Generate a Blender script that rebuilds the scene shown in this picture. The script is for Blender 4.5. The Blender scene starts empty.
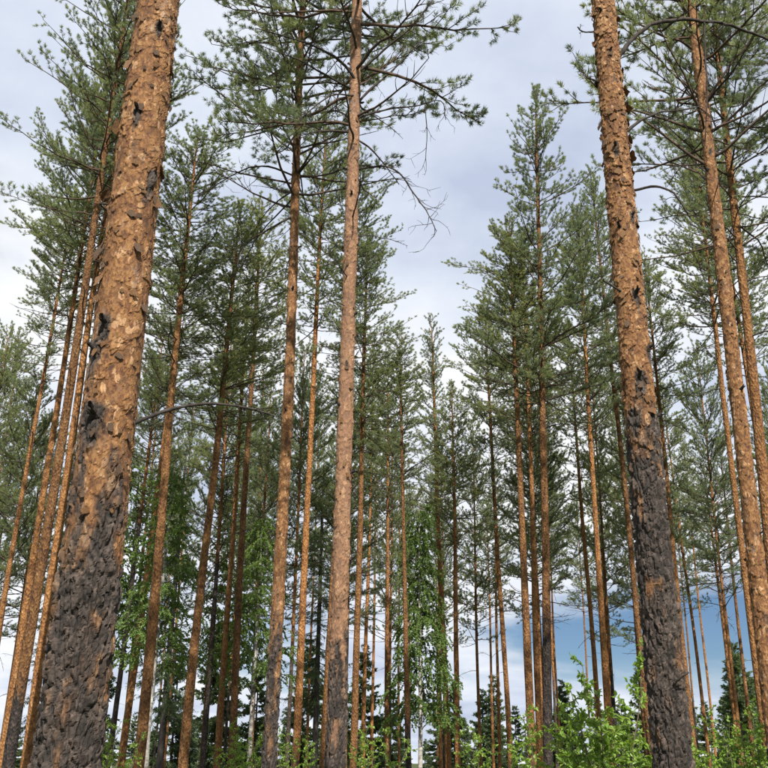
import bpy, math
import numpy as np
from mathutils import Vector, Matrix

R = math.radians
scene = bpy.context.scene
col = scene.collection

# ------------------------------------------------------------------ camera
cam_d = bpy.data.cameras.new('camera')
cam = bpy.data.objects.new('camera', cam_d)
col.objects.link(cam)
PITCH, ROLL = R(21), R(.63)
fw = Vector((0, math.cos(PITCH), math.sin(PITCH)))
rt = Vector((1, 0, 0))
up = Vector((0, -math.sin(PITCH), math.cos(PITCH)))
rt2 = rt * math.cos(ROLL) + up * math.sin(ROLL)
up2 = up * math.cos(ROLL) - rt * math.sin(ROLL)
cam.matrix_world = Matrix(((rt2.x, up2.x, -fw.x, 0), (rt2.y, up2.y, -fw.y, 0),
                           (rt2.z, up2.z, -fw.z, 1.6), (0, 0, 0, 1)))
cam_d.sensor_width = 36
cam_d.lens = 36 * 985 / 768
cam_d.clip_start = .05
cam_d.clip_end = 3000
scene.camera = cam

# ------------------------------------------------------------------ sun, sky, exposure
SUN_EL, SUN_AZ = R(46), R(167)          # azimuth from +Y, clockwise: behind the camera, to the right
sdir = Vector((math.sin(SUN_AZ) * math.cos(SUN_EL), math.cos(SUN_AZ) * math.cos(SUN_EL), math.sin(SUN_EL)))
sun_d = bpy.data.lights.new('sun', 'SUN')
sun_d.energy = 5.0
sun_d.angle = R(.6)
sun_d.color = (1, .95, .87)
sun = bpy.data.objects.new('sun', sun_d)
sun.rotation_euler = sdir.to_track_quat('Z', 'Y').to_euler()
sun.location = (6, -12, 30)
col.objects.link(sun)

world = bpy.data.worlds.new('World')
scene.world = world
world.use_nodes = True
wn, wl = world.node_tree.nodes, world.node_tree.links
wn.clear()


def N(nodes, typ, **kw):
    n = nodes.new(typ)
    for k, v in kw.items():
        setattr(n, k, v)
    return n


def ramp(nodes, stops, interp='LINEAR'):
    n = nodes.new('ShaderNodeValToRGB')
    cr = n.color_ramp
    cr.interpolation = interp
    while len(cr.elements) < len(stops):
        cr.elements.new(.5)
    for e, (p, c) in zip(cr.elements, stops):
        e.position = p
        e.color = (c if len(c) == 4 else (*c, 1)) if not isinstance(c, (int, float)) else (c, c, c, 1)
    return n


def build_sky():
    out = N(wn, 'ShaderNodeOutputWorld')
    bg = N(wn, 'ShaderNodeBackground')
    bg.inputs['Strength'].default_value = .1
    sky = N(wn, 'ShaderNodeTexSky', sky_type='NISHITA', sun_disc=False)
    sky.sun_elevation = SUN_EL
    sky.sun_rotation = SUN_AZ
    sky.air_density = 1.0
    sky.dust_density = .15
    sky.ozone_density = 4
    sky.altitude = 800
    tc = N(wn, 'ShaderNodeTexCoord')
    sep = N(wn, 'ShaderNodeSeparateXYZ')
    wl.new(tc.outputs['Generated'], sep.inputs[0])
    zc = N(wn, 'ShaderNodeMath', operation='MAXIMUM'); zc.inputs[1].default_value = 0
    wl.new(sep.outputs['Z'], zc.inputs[0])
    za = N(wn, 'ShaderNodeMath', operation='ADD'); za.inputs[1].default_value = .16
    wl.new(zc.outputs[0], za.inputs[0])
    dx = N(wn, 'ShaderNodeMath', operation='DIVIDE'); wl.new(sep.outputs['X'], dx.inputs[0]); wl.new(za.outputs[0], dx.inputs[1])
    dy = N(wn, 'ShaderNodeMath', operation='DIVIDE'); wl.new(sep.outputs['Y'], dy.inputs[0]); wl.new(za.outputs[0], dy.inputs[1])
    cmb = N(wn, 'ShaderNodeCombineXYZ')
    wl.new(dx.outputs[0], cmb.inputs[0]); wl.new(dy.outputs[0], cmb.inputs[1])
    cmb.inputs[2].default_value = CLOUD_SEED
    n1 = N(wn, 'ShaderNodeTexNoise'); n1.inputs['Scale'].default_value = .62; n1.inputs['Detail'].default_value = 9
    n1.inputs['Roughness'].default_value = .5; n1.inputs['Distortion'].default_value = .25
    n2 = N(wn, 'ShaderNodeTexNoise'); n2.inputs['Scale'].default_value = 1.5; n2.inputs['Detail'].default_value = 7
    n2.inputs['Roughness'].default_value = .55
    wl.new(cmb.outputs[0], n1.inputs['Vector']); wl.new(cmb.outputs[0], n2.inputs['Vector'])
    cover = ramp(wn, [(CLOUD_LO, 0), (CLOUD_HI, 1)], 'EASE')
    wl.new(n1.outputs['Fac'], cover.inputs[0])
    tone = ramp(wn, [(.32, (3.05, 3.45, 4.4)), (.48, (4.35, 4.7, 5.35)), (.62, (5.6, 5.7, 5.9))])
    wl.new(n2.outputs['Fac'], tone.inputs[0])
    mix = N(wn, 'ShaderNodeMix', data_type='RGBA')
    # the cloud deck closes up towards the horizon, where it is seen edge-on
    low = N(wn, 'ShaderNodeMapRange', interpolation_type='SMOOTHSTEP')
    low.inputs['From Min'].default_value = .10; low.inputs['From Max'].default_value = .02
    wl.new(sep.outputs['Z'], low.inputs['Value'])
    cm = N(wn, 'ShaderNodeMath', operation='MAXIMUM')
    wl.new(cover.outputs[0], cm.inputs[0]); wl.new(low.outputs[0], cm.inputs[1])
    blue = N(wn, 'ShaderNodeMix', data_type='RGBA', blend_type='MULTIPLY'); blue.inputs['Factor'].default_value = 1
    blue.inputs['B'].default_value = (.34, .37, .405, 1)
    wl.new(sky.outputs[0], blue.inputs['A'])
    wl.new(cm.outputs[0], mix.inputs['Factor'])
    wl.new(blue.outputs['Result'], mix.inputs['A']); wl.new(tone.outputs[0], mix.inputs['B'])
    wl.new(mix.outputs['Result'], bg.inputs['Color'])
    wl.new(bg.outputs[0], out.inputs[0])


CLOUD_SEED, CLOUD_LO, CLOUD_HI = 8.8, .36, .50
build_sky()
scene.view_settings.view_transform = 'Standard'
scene.view_settings.look = 'None'
scene.view_settings.exposure = .84
scene.view_settings.gamma = 1
scene.cycles.max_bounces = 6
scene.cycles.transparent_max_bounces = 4

# ------------------------------------------------------------------ mesh helpers
def make_mesh(name, V, F, mat, smooth=False, attrs=None):
    V = np.ascontiguousarray(V, np.float32); F = np.ascontiguousarray(F, np.int32)
    me = bpy.data.meshes.new(name)
    k = F.shape[1]
    me.vertices.add(len(V)); me.vertices.foreach_set('co', V.ravel())
    me.loops.add(F.size); me.loops.foreach_set('vertex_index', F.ravel())
    me.polygons.add(len(F)); me.polygons.foreach_set('loop_start', np.arange(len(F), dtype=np.int32) * k)
    if smooth:
        me.polygons.foreach_set('use_smooth', np.ones(len(F), bool))
    else:
        me.polygons.foreach_set('use_smooth', np.zeros(len(F), bool))
    for a, v in (attrs or {}).items():
        at = me.attributes.new(a, 'FLOAT', 'POINT')
        at.data.foreach_set('value', np.ascontiguousarray(v, np.float32))
    me.update(calc_edges=True)
    me.materials.append(mat)
    return me


def link(name, data, parent=None):
    o = bpy.data.objects.new(name, data)
    col.objects.link(o)
    o.parent = parent
    return o


def tag(o, label=None, cat=None, group=None, kind=None):
    for k, v in (('label', label), ('category', cat), ('group', group), ('kind', kind)):
        if v:
            o[k] = v
    return o


def nrm(v):
    return v / np.maximum(np.linalg.norm(v, axis=-1, keepdims=True), 1e-9)


class Soup:
    def __init__(s):
        s.V, s.F, s.A, s.n = [], [], [], 0

    def add(s, V, F, a=None):
        s.V.append(V); s.F.append(F + s.n); s.n += len(V)
        s.A.append(np.zeros(len(V)) if a is None else np.broadcast_to(a, (len(V),)))

    def get(s):
        return np.concatenate(s.V), np.concatenate(s.F), np.concatenate(s.A)


def tubes(P, rad, k):
    """P (B,n,3) polylines, rad (B,n): tapered tubes with k sides, closed by the tip ring."""
    B, n, _ = P.shape
    T = nrm(np.gradient(P, axis=1))
    ref = np.where(np.abs(T[..., 2:3]) > .9, np.array([1., 0, 0]), np.array([0, 0, 1.]))
    X = nrm(np.cross(T, ref)); Y = np.cross(T, X)
    a = np.arange(k) * 2 * math.pi / k
    V = P[:, :, None] + rad[:, :, None, None] * (np.cos(a)[:, None] * X[:, :, None] + np.sin(a)[:, None] * Y[:, :, None])
    b = (np.arange(B) * n * k)[:, None, None]
    i = (np.arange(n - 1) * k)[None, :, None]
    j = np.arange(k)[None, None]; j2 = (j + 1) % k
    q = np.stack([b + i + j, b + i + j2, b + i + k + j2, b + i + k + j], -1).reshape(-1, 4)
    F = np.concatenate([q[:, [0, 1, 2]], q[:, [0, 2, 3]]])
    return V.reshape(-1, 3), F


def hashf(ix, iy, iz, seed):
    h = (ix.astype(np.int64) * 73856093) ^ (iy.astype(np.int64) * 19349663) ^ (iz.astype(np.int64) * 83492791) ^ (seed * 2654435761)
    h = (h & 0xffffffff).astype(np.uint64)
    h = ((h ^ (h >> np.uint64(15))) * np.uint64(2246822519)) & np.uint64(0xffffffff)
    h = ((h ^ (h >> np.uint64(13))) * np.uint64(3266489917)) & np.uint64(0xffffffff)
    h = h ^ (h >> np.uint64(16))
    return h.astype(np.float64) / 4294967296.


def vnoise(P, seed):
    I = np.floor(P); f = P - I; f = f * f * (3 - 2 * f); I = I.astype(np.int64)
    r = 0
    for dx in (0, 1):
        for dy in (0, 1):
            for dz in (0, 1):
                w = (f[:, 0] if dx else 1 - f[:, 0]) * (f[:, 1] if dy else 1 - f[:, 1]) * (f[:, 2] if dz else 1 - f[:, 2])
                r = r + w * hashf(I[:, 0] + dx, I[:, 1] + dy, I[:, 2] + dz, seed)
    return r


def fbm(P, seed, oct=3):
    r, a, t = 0, 1., 0
    for o in range(oct):
        r = r + a * vnoise(P * 2 ** o, seed + o * 17); t += a; a *= .5
    return r / t


def voro(P, seed):
    I = np.floor(P).astype(np.int64)
    F1 = np.full(len(P), 9.); F2 = np.full(len(P), 9.); idr = np.zeros(len(P)); off = np.zeros_like(P)
    for dx in (-1, 0, 1):
        for dy in (-1, 0, 1):
            for dz in (-1, 0, 1):
                cx, cy, cz = I[:, 0] + dx, I[:, 1] + dy, I[:, 2] + dz
                c = np.stack([cx + hashf(cx, cy, cz, seed), cy + hashf(cx, cy, cz, seed + 1), cz + hashf(cx, cy, cz, seed + 2)], -1)
                v = P - c; d = np.sqrt((v * v).sum(1))
                n = d < F1
                F2 = np.where(n, F1, np.minimum(F2, d)); F1 = np.where(n, d, F1)
                idr = np.where(n, hashf(cx, cy, cz, seed + 3), idr); off = np.where(n[:, None], v, off)
    return F1, F2, idr, off


def sstep(a, b, x):
    t = np.clip((x - a) / (b - a), 0, 1)
    return t * t * (3 - 2 * t)


# ------------------------------------------------------------------ materials
def new_mat(name):
    m = bpy.data.materials.new(name); m.use_nodes = True
    nt = m.node_tree; nt.nodes.clear()
    return m, nt.nodes, nt.links


def bsdf_out(nodes, links, rough=.85, spec=.25):
    o = N(nodes, 'ShaderNodeOutputMaterial'); b = N(nodes, 'ShaderNodeBsdfPrincipled')
    b.inputs['Roughness'].default_value = rough
    b.inputs['Specular IOR Level'].default_value = spec
    links.new(b.outputs[0], o.inputs[0])
    return b


def mapped(nodes, links, scale):
    tc = N(nodes, 'ShaderNodeTexCoord'); mp = N(nodes, 'ShaderNodeMapping'); mp.inputs['Scale'].default_value = scale
    links.new(tc.outputs['Object'], mp.inputs[0])
    return mp.outputs[0]


def noise(nodes, links, vec, scale, detail=4, rough=.55):
    n = N(nodes, 'ShaderNodeTexNoise'); n.inputs['Scale'].default_value = scale; n.inputs['Detail'].default_value = detail
    n.inputs['Roughness'].default_value = rough
    links.new(vec, n.inputs['Vector'])
    return n.outputs['Fac']


def mixc(nodes, links, fac, a, b, mode='MIX'):
    m = N(nodes, 'ShaderNodeMix', data_type='RGBA', blend_type=mode)
    for s, v in (('Factor', fac), ('A', a), ('B', b)):
        if isinstance(v, (tuple, float, int)):
            m.inputs[s].default_value = (*v, 1) if isinstance(v, tuple) else v
        else:
            links.new(v, m.inputs[s])
    return m.outputs['Result']


def math_n(nodes, links, op, a, b=None):
    m = N(nodes, 'ShaderNodeMath', operation=op)
    for i, v in enumerate((a, b)):
        if v is None:
            continue
        if isinstance(v, (int, float)):
            m.inputs[i].default_value = v
        else:
            links.new(v, m.inputs[i])
    return m.outputs[0]


ORANGE = [(0, (.034, .018, .013)), (.14, (.075, .036, .018)), (.34, (.150, .069, .026)), (.56, (.218, .106, .038)),
          (.78, (.265, .143, .058)), (.92, (.355, .235, .13)), (1, (.15, .125, .108))]
DARK = [(0, (.014, .012, .010)), (.35, (.030, .024, .0205)), (.62, (.062, .048, .040)), (.82, (.105, .078, .064)), (1, (.165, .11, .078))]


def bark_near(name='pine_bark_plated', soft=0.):
    """bark of the pines close by: plates and scales are in the mesh, 'cell' is the tint of a scale, 'warm' how young the bark is"""
    m, n, l = new_mat(name)
    b = bsdf_out(n, l, .8, .3)
    cell = N(n, 'ShaderNodeAttribute', attribute_name='cell').outputs['Fac']
    warm = N(n, 'ShaderNodeAttribute', attribute_name='warm').outputs['Fac']
    v = mapped(n, l, (1, 1, .55))
    n1 = noise(n, l, v, 14, 5)
    n2 = noise(n, l, v, 60, 4, .65)
    wv = N(n, 'ShaderNodeVectorMath', operation='ADD')
    nv = N(n, 'ShaderNodeTexNoise'); nv.inputs['Scale'].default_value = 22; nv.inputs['Detail'].default_value = 3; l.new(v, nv.inputs['Vector'])
    ns = N(n, 'ShaderNodeVectorMath', operation='SCALE'); ns.inputs['Scale'].default_value = .035; l.new(nv.outputs['Color'], ns.inputs[0])
    l.new(v, wv.inputs[0]); l.new(ns.outputs[0], wv.inputs[1])
    chip = []
    for sc in (34, 75):
        vo = N(n, 'ShaderNodeTexVoronoi'); vo.inputs['Scale'].default_value = sc; l.new(wv.outputs[0], vo.inputs['Vector'])
        sp = N(n, 'ShaderNodeSeparateColor'); l.new(vo.outputs['Color'], sp.inputs[0]); chip.append((sp.outputs[0], sp.outputs[1], vo.outputs['Distance']))
    t = math_n(n, l, 'ADD', math_n(n, l, 'MULTIPLY', cell, .46), math_n(n, l, 'MULTIPLY', math_n(n, l, 'SUBTRACT', n1, .36), .7))
    t = math_n(n, l, 'ADD', t, math_n(n, l, 'MULTIPLY', chip[0][0], .30))
    t = math_n(n, l, 'ADD', t, math_n(n, l, 'MULTIPLY', math_n(n, l, 'SUBTRACT', chip[1][0], .5), .22))
    ro = ramp(n, ORANGE); l.new(t, ro.inputs[0])
    rd = ramp(n, DARK); l.new(t, rd.inputs[0])
    pale = ramp(n, [(.91, 0), (.93, .7)]); l.new(chip[0][1], pale.inputs[0])
    deep = ramp(n, [(.12, .75), (.14, 0)]); l.new(chip[1][1], deep.inputs[0])
    young = mixc(n, l, pale.outputs[0], ro.outputs[0], (.42, .255, .135))
    young = mixc(n, l, deep.outputs[0], young, (.105, .042, .022))
    g = ramp(n, [(.3, (.62, .62, .62)), (.7, (1.25, 1.22, 1.18))]); l.new(n2, g.inputs[0])
    c = mixc(n, l, warm, rd.outputs[0], young)
    c = mixc(n, l, 1., c, g.outputs[0], 'MULTIPLY')
    if soft:
        c = mixc(n, l, math_n(n, l, 'MULTIPLY', warm, soft), c, (.27, .165, .115))
    # pale grey lichen film in patches
    li = ramp(n, [(.60, 0), (.72, .55)]); l.new(noise(n, l, v, 7, 6, .7), li.inputs[0])
    c = mixc(n, l, li.outputs[0], c, (.20, .175, .16))
    l.new(c, b.inputs['Base Color'])
    bp = N(n, 'ShaderNodeBump'); bp.inputs['Strength'].default_value = .8; bp.inputs['Distance'].default_value = .008
    hh = math_n(n, l, 'ADD', noise(n, l, v, 90, 6, .7), math_n(n, l, 'ADD', math_n(n, l, 'MULTIPLY', chip[0][0], .9), math_n(n, l, 'MULTIPLY', chip[1][0], .45)))
    l.new(hh, bp.inputs['Height']); l.new(bp.outputs[0], b.inputs['Normal'])
    return m


def bark_far():
    m, n, l = new_mat('pine_bark')
    b = bsdf_out(n, l, .85, .2)
    warm = N(n, 'ShaderNodeAttribute', attribute_name='warm').outputs['Fac']
    oi = N(n, 'ShaderNodeObjectInfo').outputs['Random']
    v = mapped(n, l, (1, 1, .55))
    n1 = noise(n, l, v, 15, 7, .72)
    vo = N(n, 'ShaderNodeTexVoronoi'); vo.inputs['Scale'].default_value = 30; l.new(v, vo.inputs['Vector'])
    sepc = N(n, 'ShaderNodeSeparateColor'); l.new(vo.outputs['Color'], sepc.inputs[0])
    n0 = noise(n, l, v, 4.5, 4, .6)
    t = math_n(n, l, 'ADD', math_n(n, l, 'MULTIPLY', sepc.outputs[0], .42), math_n(n, l, 'MULTIPLY', math_n(n, l, 'SUBTRACT', n1, .32), .95))
    t = math_n(n, l, 'ADD', t, math_n(n, l, 'MULTIPLY', math_n(n, l, 'SUBTRACT', n0, .42), .9))
    ro = ramp(n, ORANGE); l.new(t, ro.inputs[0])
    rd = ramp(n, DARK); l.new(t, rd.inputs[0])
    w = math_n(n, l, 'ADD', warm, math_n(n, l, 'MULTIPLY', math_n(n, l, 'SUBTRACT', noise(n, l, v, 6, 5, .65), .5), 1.25))
    fk = ramp(n, [(.58, 0), (.64, .85)]); l.new(noise(n, l, v, 17, 4, .68), fk.inputs[0])
    pl = ramp(n, [(.60, 0), (.70, .6)]); l.new(noise(n, l, v, 13, 4, .7), pl.inputs[0])
    yo = mixc(n, l, pl.outputs[0], ro.outputs[0], (.42, .26, .15))
    yo = mixc(n, l, fk.outputs[0], yo, (.075, .038, .025))
    ws = ramp(n, [(.35, 0), (.65, 1)]); l.new(w, ws.inputs[0])
    c = mixc(n, l, ws.outputs[0], rd.outputs[0], yo)
    tint = ramp(n, [(0, (.66, .67, .71)), (.3, (.95, .94, .95)), (.65, (1.22, 1.17, 1.13)), (1, (1.42, 1.32, 1.2))]); l.new(oi, tint.inputs[0])
    c = mixc(n, l, 1., c, tint.outputs[0], 'MULTIPLY')
    l.new(c, b.inputs['Base Color'])
    bp = N(n, 'ShaderNodeBump'); bp.inputs['Strength'].default_value = .9; bp.inputs['Distance'].default_value = .03
    h = math_n(n, l, 'ADD', vo.outputs['Distance'], math_n(n, l, 'MULTIPLY', n1, .8))
    l.new(h, bp.inputs['Height']); l.new(bp.outputs[0], b.inputs['Normal'])
    return m


def plain_bark(name, lo, hi, scale=20, stretch=.3):
    m, n, l = new_mat(name)
    b = bsdf_out(n, l, .9, .15)
    v = mapped(n, l, (1, 1, stretch))
    r = ramp(n, [(.3, lo), (.7, hi)]); l.new(noise(n, l, v, scale, 5, .6), r.inputs[0])
    l.new(r.outputs[0], b.inputs['Base Color'])
    bp = N(n, 'ShaderNodeBump'); bp.inputs['Strength'].default_value = .7; bp.inputs['Distance'].default_value = .01
    l.new(noise(n, l, v, scale * 2, 5), bp.inputs['Height']); l.new(bp.outputs[0], b.inputs['Normal'])
    return m


def leaf_mat(name, stops, trans=.3, rough=.5, spec=.3, warm=(1.15, 1.05, .7)):
    """'tint' varies from shoot to shoot"""
    m, n, l = new_mat(name)
    o = N(n, 'ShaderNodeOutputMaterial'); b = N(n, 'ShaderNodeBsdfPrincipled'); tr = N(n, 'ShaderNodeBsdfTranslucent')
    b.inputs['Roughness'].default_value = rough; b.inputs['Specular IOR Level'].default_value = spec
    tint = N(n, 'ShaderNodeAttribute', attribute_name='tint').outputs['Fac']
    oi = N(n, 'ShaderNodeObjectInfo').outputs['Random']
    tc = N(n, 'ShaderNodeTexCoord')
    nz = noise(n, l, tc.outputs['Object'], .9, 3)
    t = math_n(n, l, 'ADD', math_n(n, l, 'MULTIPLY', tint, .55), math_n(n, l, 'MULTIPLY', nz, .45))
    t = math_n(n, l, 'ADD', t, math_n(n, l, 'MULTIPLY', math_n(n, l, 'SUBTRACT', oi, .5), .22))
    r = ramp(n, stops); l.new(t, r.inputs[0])
    l.new(r.outputs[0], b.inputs['Base Color'])
    l.new(mixc(n, l, 1., r.outputs[0], warm, 'MULTIPLY'), tr.inputs['Color'])
    mx = N(n, 'ShaderNodeMixShader'); mx.inputs[0].default_value = trans
    l.new(b.outputs[0], mx.inputs[1]); l.new(tr.outputs[0], mx.inputs[2]); l.new(mx.outputs[0], o.inputs[0])
    return m


M_NEAR = bark_near()
M_PALE = bark_near('pine_bark_pale', .38)
M_BARK = bark_far()
M_LIMB = plain_bark('limb_bark', (.035, .028, .024), (.12, .078, .055), 18)
M_DEAD = plain_bark('dead_wood', (.02, .017, .015), (.075, .062, .054), 25)
M_STUB = plain_bark('broken_knot', (.012, .011, .011), (.05, .04, .036), 40)
M_SPRUCEBARK = plain_bark('spruce_bark', (.035, .03, .027), (.10, .085, .075), 14)
M_BIRCHBARK = plain_bark('birch_bark', (.08, .07, .06), (.5, .47, .42), 6, 2.)
M_STEM = plain_bark('sapling_bark', (.06, .05, .035), (.16, .13, .09), 30)
M_NEEDLE = leaf_mat('pine_needles', [(.1, (.130, .178, .128)), (.4, (.195, .250, .140)), (.65, (.265, .315, .145)), (.92, (.35, .375, .165))], .54)
M_SPRUCE = leaf_mat('spruce_needles', [(.1, (.055, .085, .045)), (.5, (.10, .15, .065)), (.9, (.16, .21, .09))], .4)
M_LEAF = leaf_mat('rowan_leaves', [(.1, (.13, .23, .04)), (.5, (.22, .35, .055)), (.9, (.34, .47, .10))], .5, .42, .4)
M_BIRCHLEAF = leaf_mat('birch_leaves', [(.1, (.10, .17, .045)), (.5, (.16, .25, .065)), (.9, (.25, .34, .10))], .5, .45, .35)
M_COVER = leaf_mat('heath_leaves', [(.1, (.03, .055, .018)), (.5, (.055, .09, .025)), (.9, (.09, .12, .04))], .25)


def ground_mat():
    m, n, l = new_mat('forest_floor')
    b = bsdf_out(n, l, .95, .1)
    v = mapped(n, l, (1, 1, 1))
    r = ramp(n, [(.3, (.045, .04, .022)), (.5, (.05, .065, .022)), (.7, (.09, .085, .04))]); l.new(noise(n, l, v, .7, 8, .65), r.inputs[0])
    l.new(r.outputs[0], b.inputs['Base Color'])
    bp = N(n, 'ShaderNodeBump'); bp.inputs['Strength'].default_value = .8; bp.inputs['Distance'].default_value = .08
    l.new(noise(n, l, v, 6, 6), bp.inputs['Height']); l.new(bp.outputs[0], b.inputs['Normal'])
    return m


# ------------------------------------------------------------------ ground
def ground_z(x, y):
    P = np.stack([np.asarray(x, float) * .11, np.asarray(y, float) * .11, np.zeros_like(np.asarray(x, float))], -1).reshape(-1, 3)
    return (fbm(P, 5, 3) - .5) * .35


def build_ground():
    r = np.concatenate([np.linspace(-1500, -80, 8), np.linspace(-60, 60, 61), np.linspace(80, 1500, 8)])
    X, Y = np.meshgrid(r, r + 20)
    Z = ground_z(X.ravel(), Y.ravel())
    d = np.hypot(X, Y).ravel()
    Z = Z * np.clip(1 - (d - 60) / 60, 0, 1)
    n = len(r); i, j = np.meshgrid(np.arange(n - 1), np.arange(n - 1))
    a = (j * n + i).ravel()
    me = make_mesh('ground', np.stack([X.ravel(), Y.ravel(), Z], -1), np.stack([a, a + 1, a + n + 1, a + n], -1), ground_mat(), True)
    tag(link('ground', me), kind='structure')


build_ground()


def gz(x, y):
    return float(ground_z(np.array([x]), np.array([y]))[0])


# ------------------------------------------------------------------ foliage generators
def rot_axis(v, axis, ang):
    """rotate vectors v (n,3) about unit axis (n,3) by ang (n)"""
    c, s = np.cos(ang)[:, None], np.sin(ang)[:, None]
    return v * c + np.cross(axis, v) * s + axis * (axis * v).sum(1, keepdims=True) * (1 - c)


def needles(O, D, L, rng, per, nl, nw, spread=(.35, 1.0)):
    """bottle-brush needles on shoots: origin O, direction D, length L"""
    n = len(O)
    ref = np.where(np.abs(D[:, 2:3]) > .9, np.array([1., 0, 0]), np.array([0, 0, 1.]))
    X = nrm(np.cross(D, ref)); Y = np.cross(D, X)
    s = rng.uniform(.05, 1, (n, per)); ph = rng.uniform(0, 2 * math.pi, (n, per)); an = rng.uniform(*spread, (n, per))
    an = an * (1.15 - .55 * s)
    d = np.cos(an)[..., None] * D[:, None] + np.sin(an)[..., None] * (np.cos(ph)[..., None] * X[:, None] + np.sin(ph)[..., None] * Y[:, None])
    base = O[:, None] + D[:, None] * (s * L[:, None])[..., None]
    ln = nl * rng.uniform(.7, 1.15, (n, per))
    w = nrm(np.cross(d, rng.normal(size=d.shape))) * (nw * .5)
    lo = base + d * (ln * .12)[..., None]
    V = np.stack([lo + w, lo - w, base + d * ln[..., None]], 2).reshape(-1, 3)
    F = np.arange(n * per * 3).reshape(-1, 3)
    return V, F


def lerp_poly(P, s):
    """sample polyline P (n,3) at parameters s in 0..1"""
    n = len(P) - 1
    t = np.clip(s, 0, .9999) * n; i = t.astype(int); f = (t - i)[:, None]
    return P[i] * (1 - f) + P[i + 1] * f, nrm(P[i + 1] - P[i])


def pine_crown(seed, L=9.5, rmax=2.1, cone=.5, dens=1., per=35, low_dead=3):
    rng = np.random.default_rng(seed)
    wood, leaf = Soup(), Soup()
    mains, mrad = [], []
    z = 0.
    SO, SD, SL, ST = [], [], [], []
    secP, secR = [], []
    k = 0
    while z < L - .12:
        t = z / L
        nb = rng.integers(3, 6) if t < .85 else 3
        ph0 = rng.uniform(0, 6.28); wh = rng.uniform(.72, 1.12)
        for j in range(nb):
            round_ = math.sqrt(max(0, 1 - ((t - .28) / .74) ** 2)) if t > .28 else .72 + .28 * (t / .28)
            conic = (1 - t) ** .66 if t > .12 else .85 + .5 * t
            ln = rmax * (cone * conic + (1 - cone) * round_) * wh * rng.uniform(.55, 1.28)
            ln = max(ln, .25)
            phi = ph0 + j * 6.283 / nb + rng.normal(0, .25)
            e0 = R(8 + 40 * t) + rng.normal(0, .24)
            n = 9
            p = np.array([0, 0, z + rng.uniform(-.24, .24) * min(1, 2.5 * (1 - t))]); P = [p]
            az = phi; el = e0
            curl = rng.uniform(.1, .55) if t > .15 else rng.uniform(-.2, .45)
            for q in range(n - 1):
                el2 = el + curl * (q / n) + rng.normal(0, .11); az += rng.normal(0, .12)
                p = p + ln / (n - 1) * np.array([math.cos(az) * math.cos(el2), math.sin(az) * math.cos(el2), math.sin(el2)])
                P.append(p)
            P = np.array(P)
            r0 = .006 + .0075 * ln
            mains.append(P); mrad.append(np.linspace(r0, .0045, n))
            dead = k < low_dead * 4 and rng.random() < .55
            k += 1
            s0 = (.34 if t < .2 else .2 if t < .6 else .12) + rng.uniform(-.06, .06)
            thin = .45 if rng.random() < .16 else 1.
            ns = int(max(3, ln * (1 - s0) / .068 * dens * thin))
            s = np.linspace(s0, 1, ns) + rng.uniform(-.02, .02, ns)
            cl = np.sin(s * rng.uniform(9, 15) + rng.uniform(0, 6.28)) > -.55
            cl[-2:] = True
            s = s[cl]; ns = len(s)
            O, T = lerp_poly(P, s)
            side = np.where(np.arange(ns) % 2 == 0, 1., -1.)
            upv = np.tile(np.array([0, 0, 1.]), (ns, 1))
            d = rot_axis(T, upv, side * rng.uniform(.5, 1.05, ns))
            d = nrm(d + np.array([0, 0, 1.]) * rng.uniform(-.32, .72, ns)[:, None])
            l2 = np.clip((.16 + .42 * (1 - s) * ln * .75) * rng.uniform(.55, 1.25, ns), .1, .85)
            # curve towards the limb tip and upwards
            Q = [O]
            dd = d
            for q in range(4):
                Q.append(Q[-1] + dd * (l2 / 4)[:, None])
                dd = nrm(dd + T * .10 + np.array([0, 0, .10]) + rng.normal(0, .15, (ns, 3)))
            Q = np.stack(Q, 1)
            if dead:
                keep = rng.random(ns) < .6
                secP.append(Q[keep]); secR.append(np.tile(np.linspace(.0065, .0025, 5), (keep.sum(), 1)))
                continue
            secP.append(Q); secR.append(np.tile(np.linspace(.0075, .003, 5), (ns, 1)))
            for a in range(ns):
                m = int(max(2, l2[a] / .075 * dens))
                ss = np.concatenate([np.linspace(.22, .96, m) + rng.uniform(-.05, .05, m), [.98]])
                o, tt = lerp_poly(Q[a], ss)
                mm = m + 1
                sg = np.where(np.arange(mm) % 2 == 0, 1., -1.) * rng.uniform(.35, .95, mm)
                sg[-1] = 0
                sd = rot_axis(tt, np.tile(np.array([0, 0, 1.]), (mm, 1)), sg)
                sd = nrm(sd + np.array([0, 0, 1.]) * rng.uniform(-.25, .95, mm)[:, None])
                SO.append(o); SD.append(sd); SL.append(rng.uniform(.035, .10, mm)); ST.append(np.full(mm, rng.uniform(0, 1)) * .6 + rng.uniform(0, .4, mm))
        z += rng.uniform(.30, .46) * (1 - .35 * t)
    # leading shoots at the very top
    V, F = tubes(np.stack(mains), np.stack(mrad), 5); wood.add(V, F)
    V, F = tubes(np.concatenate(secP), np.concatenate(secR), 3); wood.add(V, F)
    SO, SD, SL, ST = np.concatenate(SO), np.concatenate(SD), np.concatenate(SL), np.concatenate(ST)
    V, F = needles(SO, SD, SL, rng, per, .072, .0078, (.45, 1.35))
    leaf.add(V, F, np.repeat(ST, per * 3))
    wv, wf, _ = wood.get(); lv, lf, la = leaf.get()
    return (make_mesh('crown', lv, lf, M_NEEDLE, False, {'tint': la}), make_mesh('limbs', wv, wf, M_LIMB, True), L)


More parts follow.
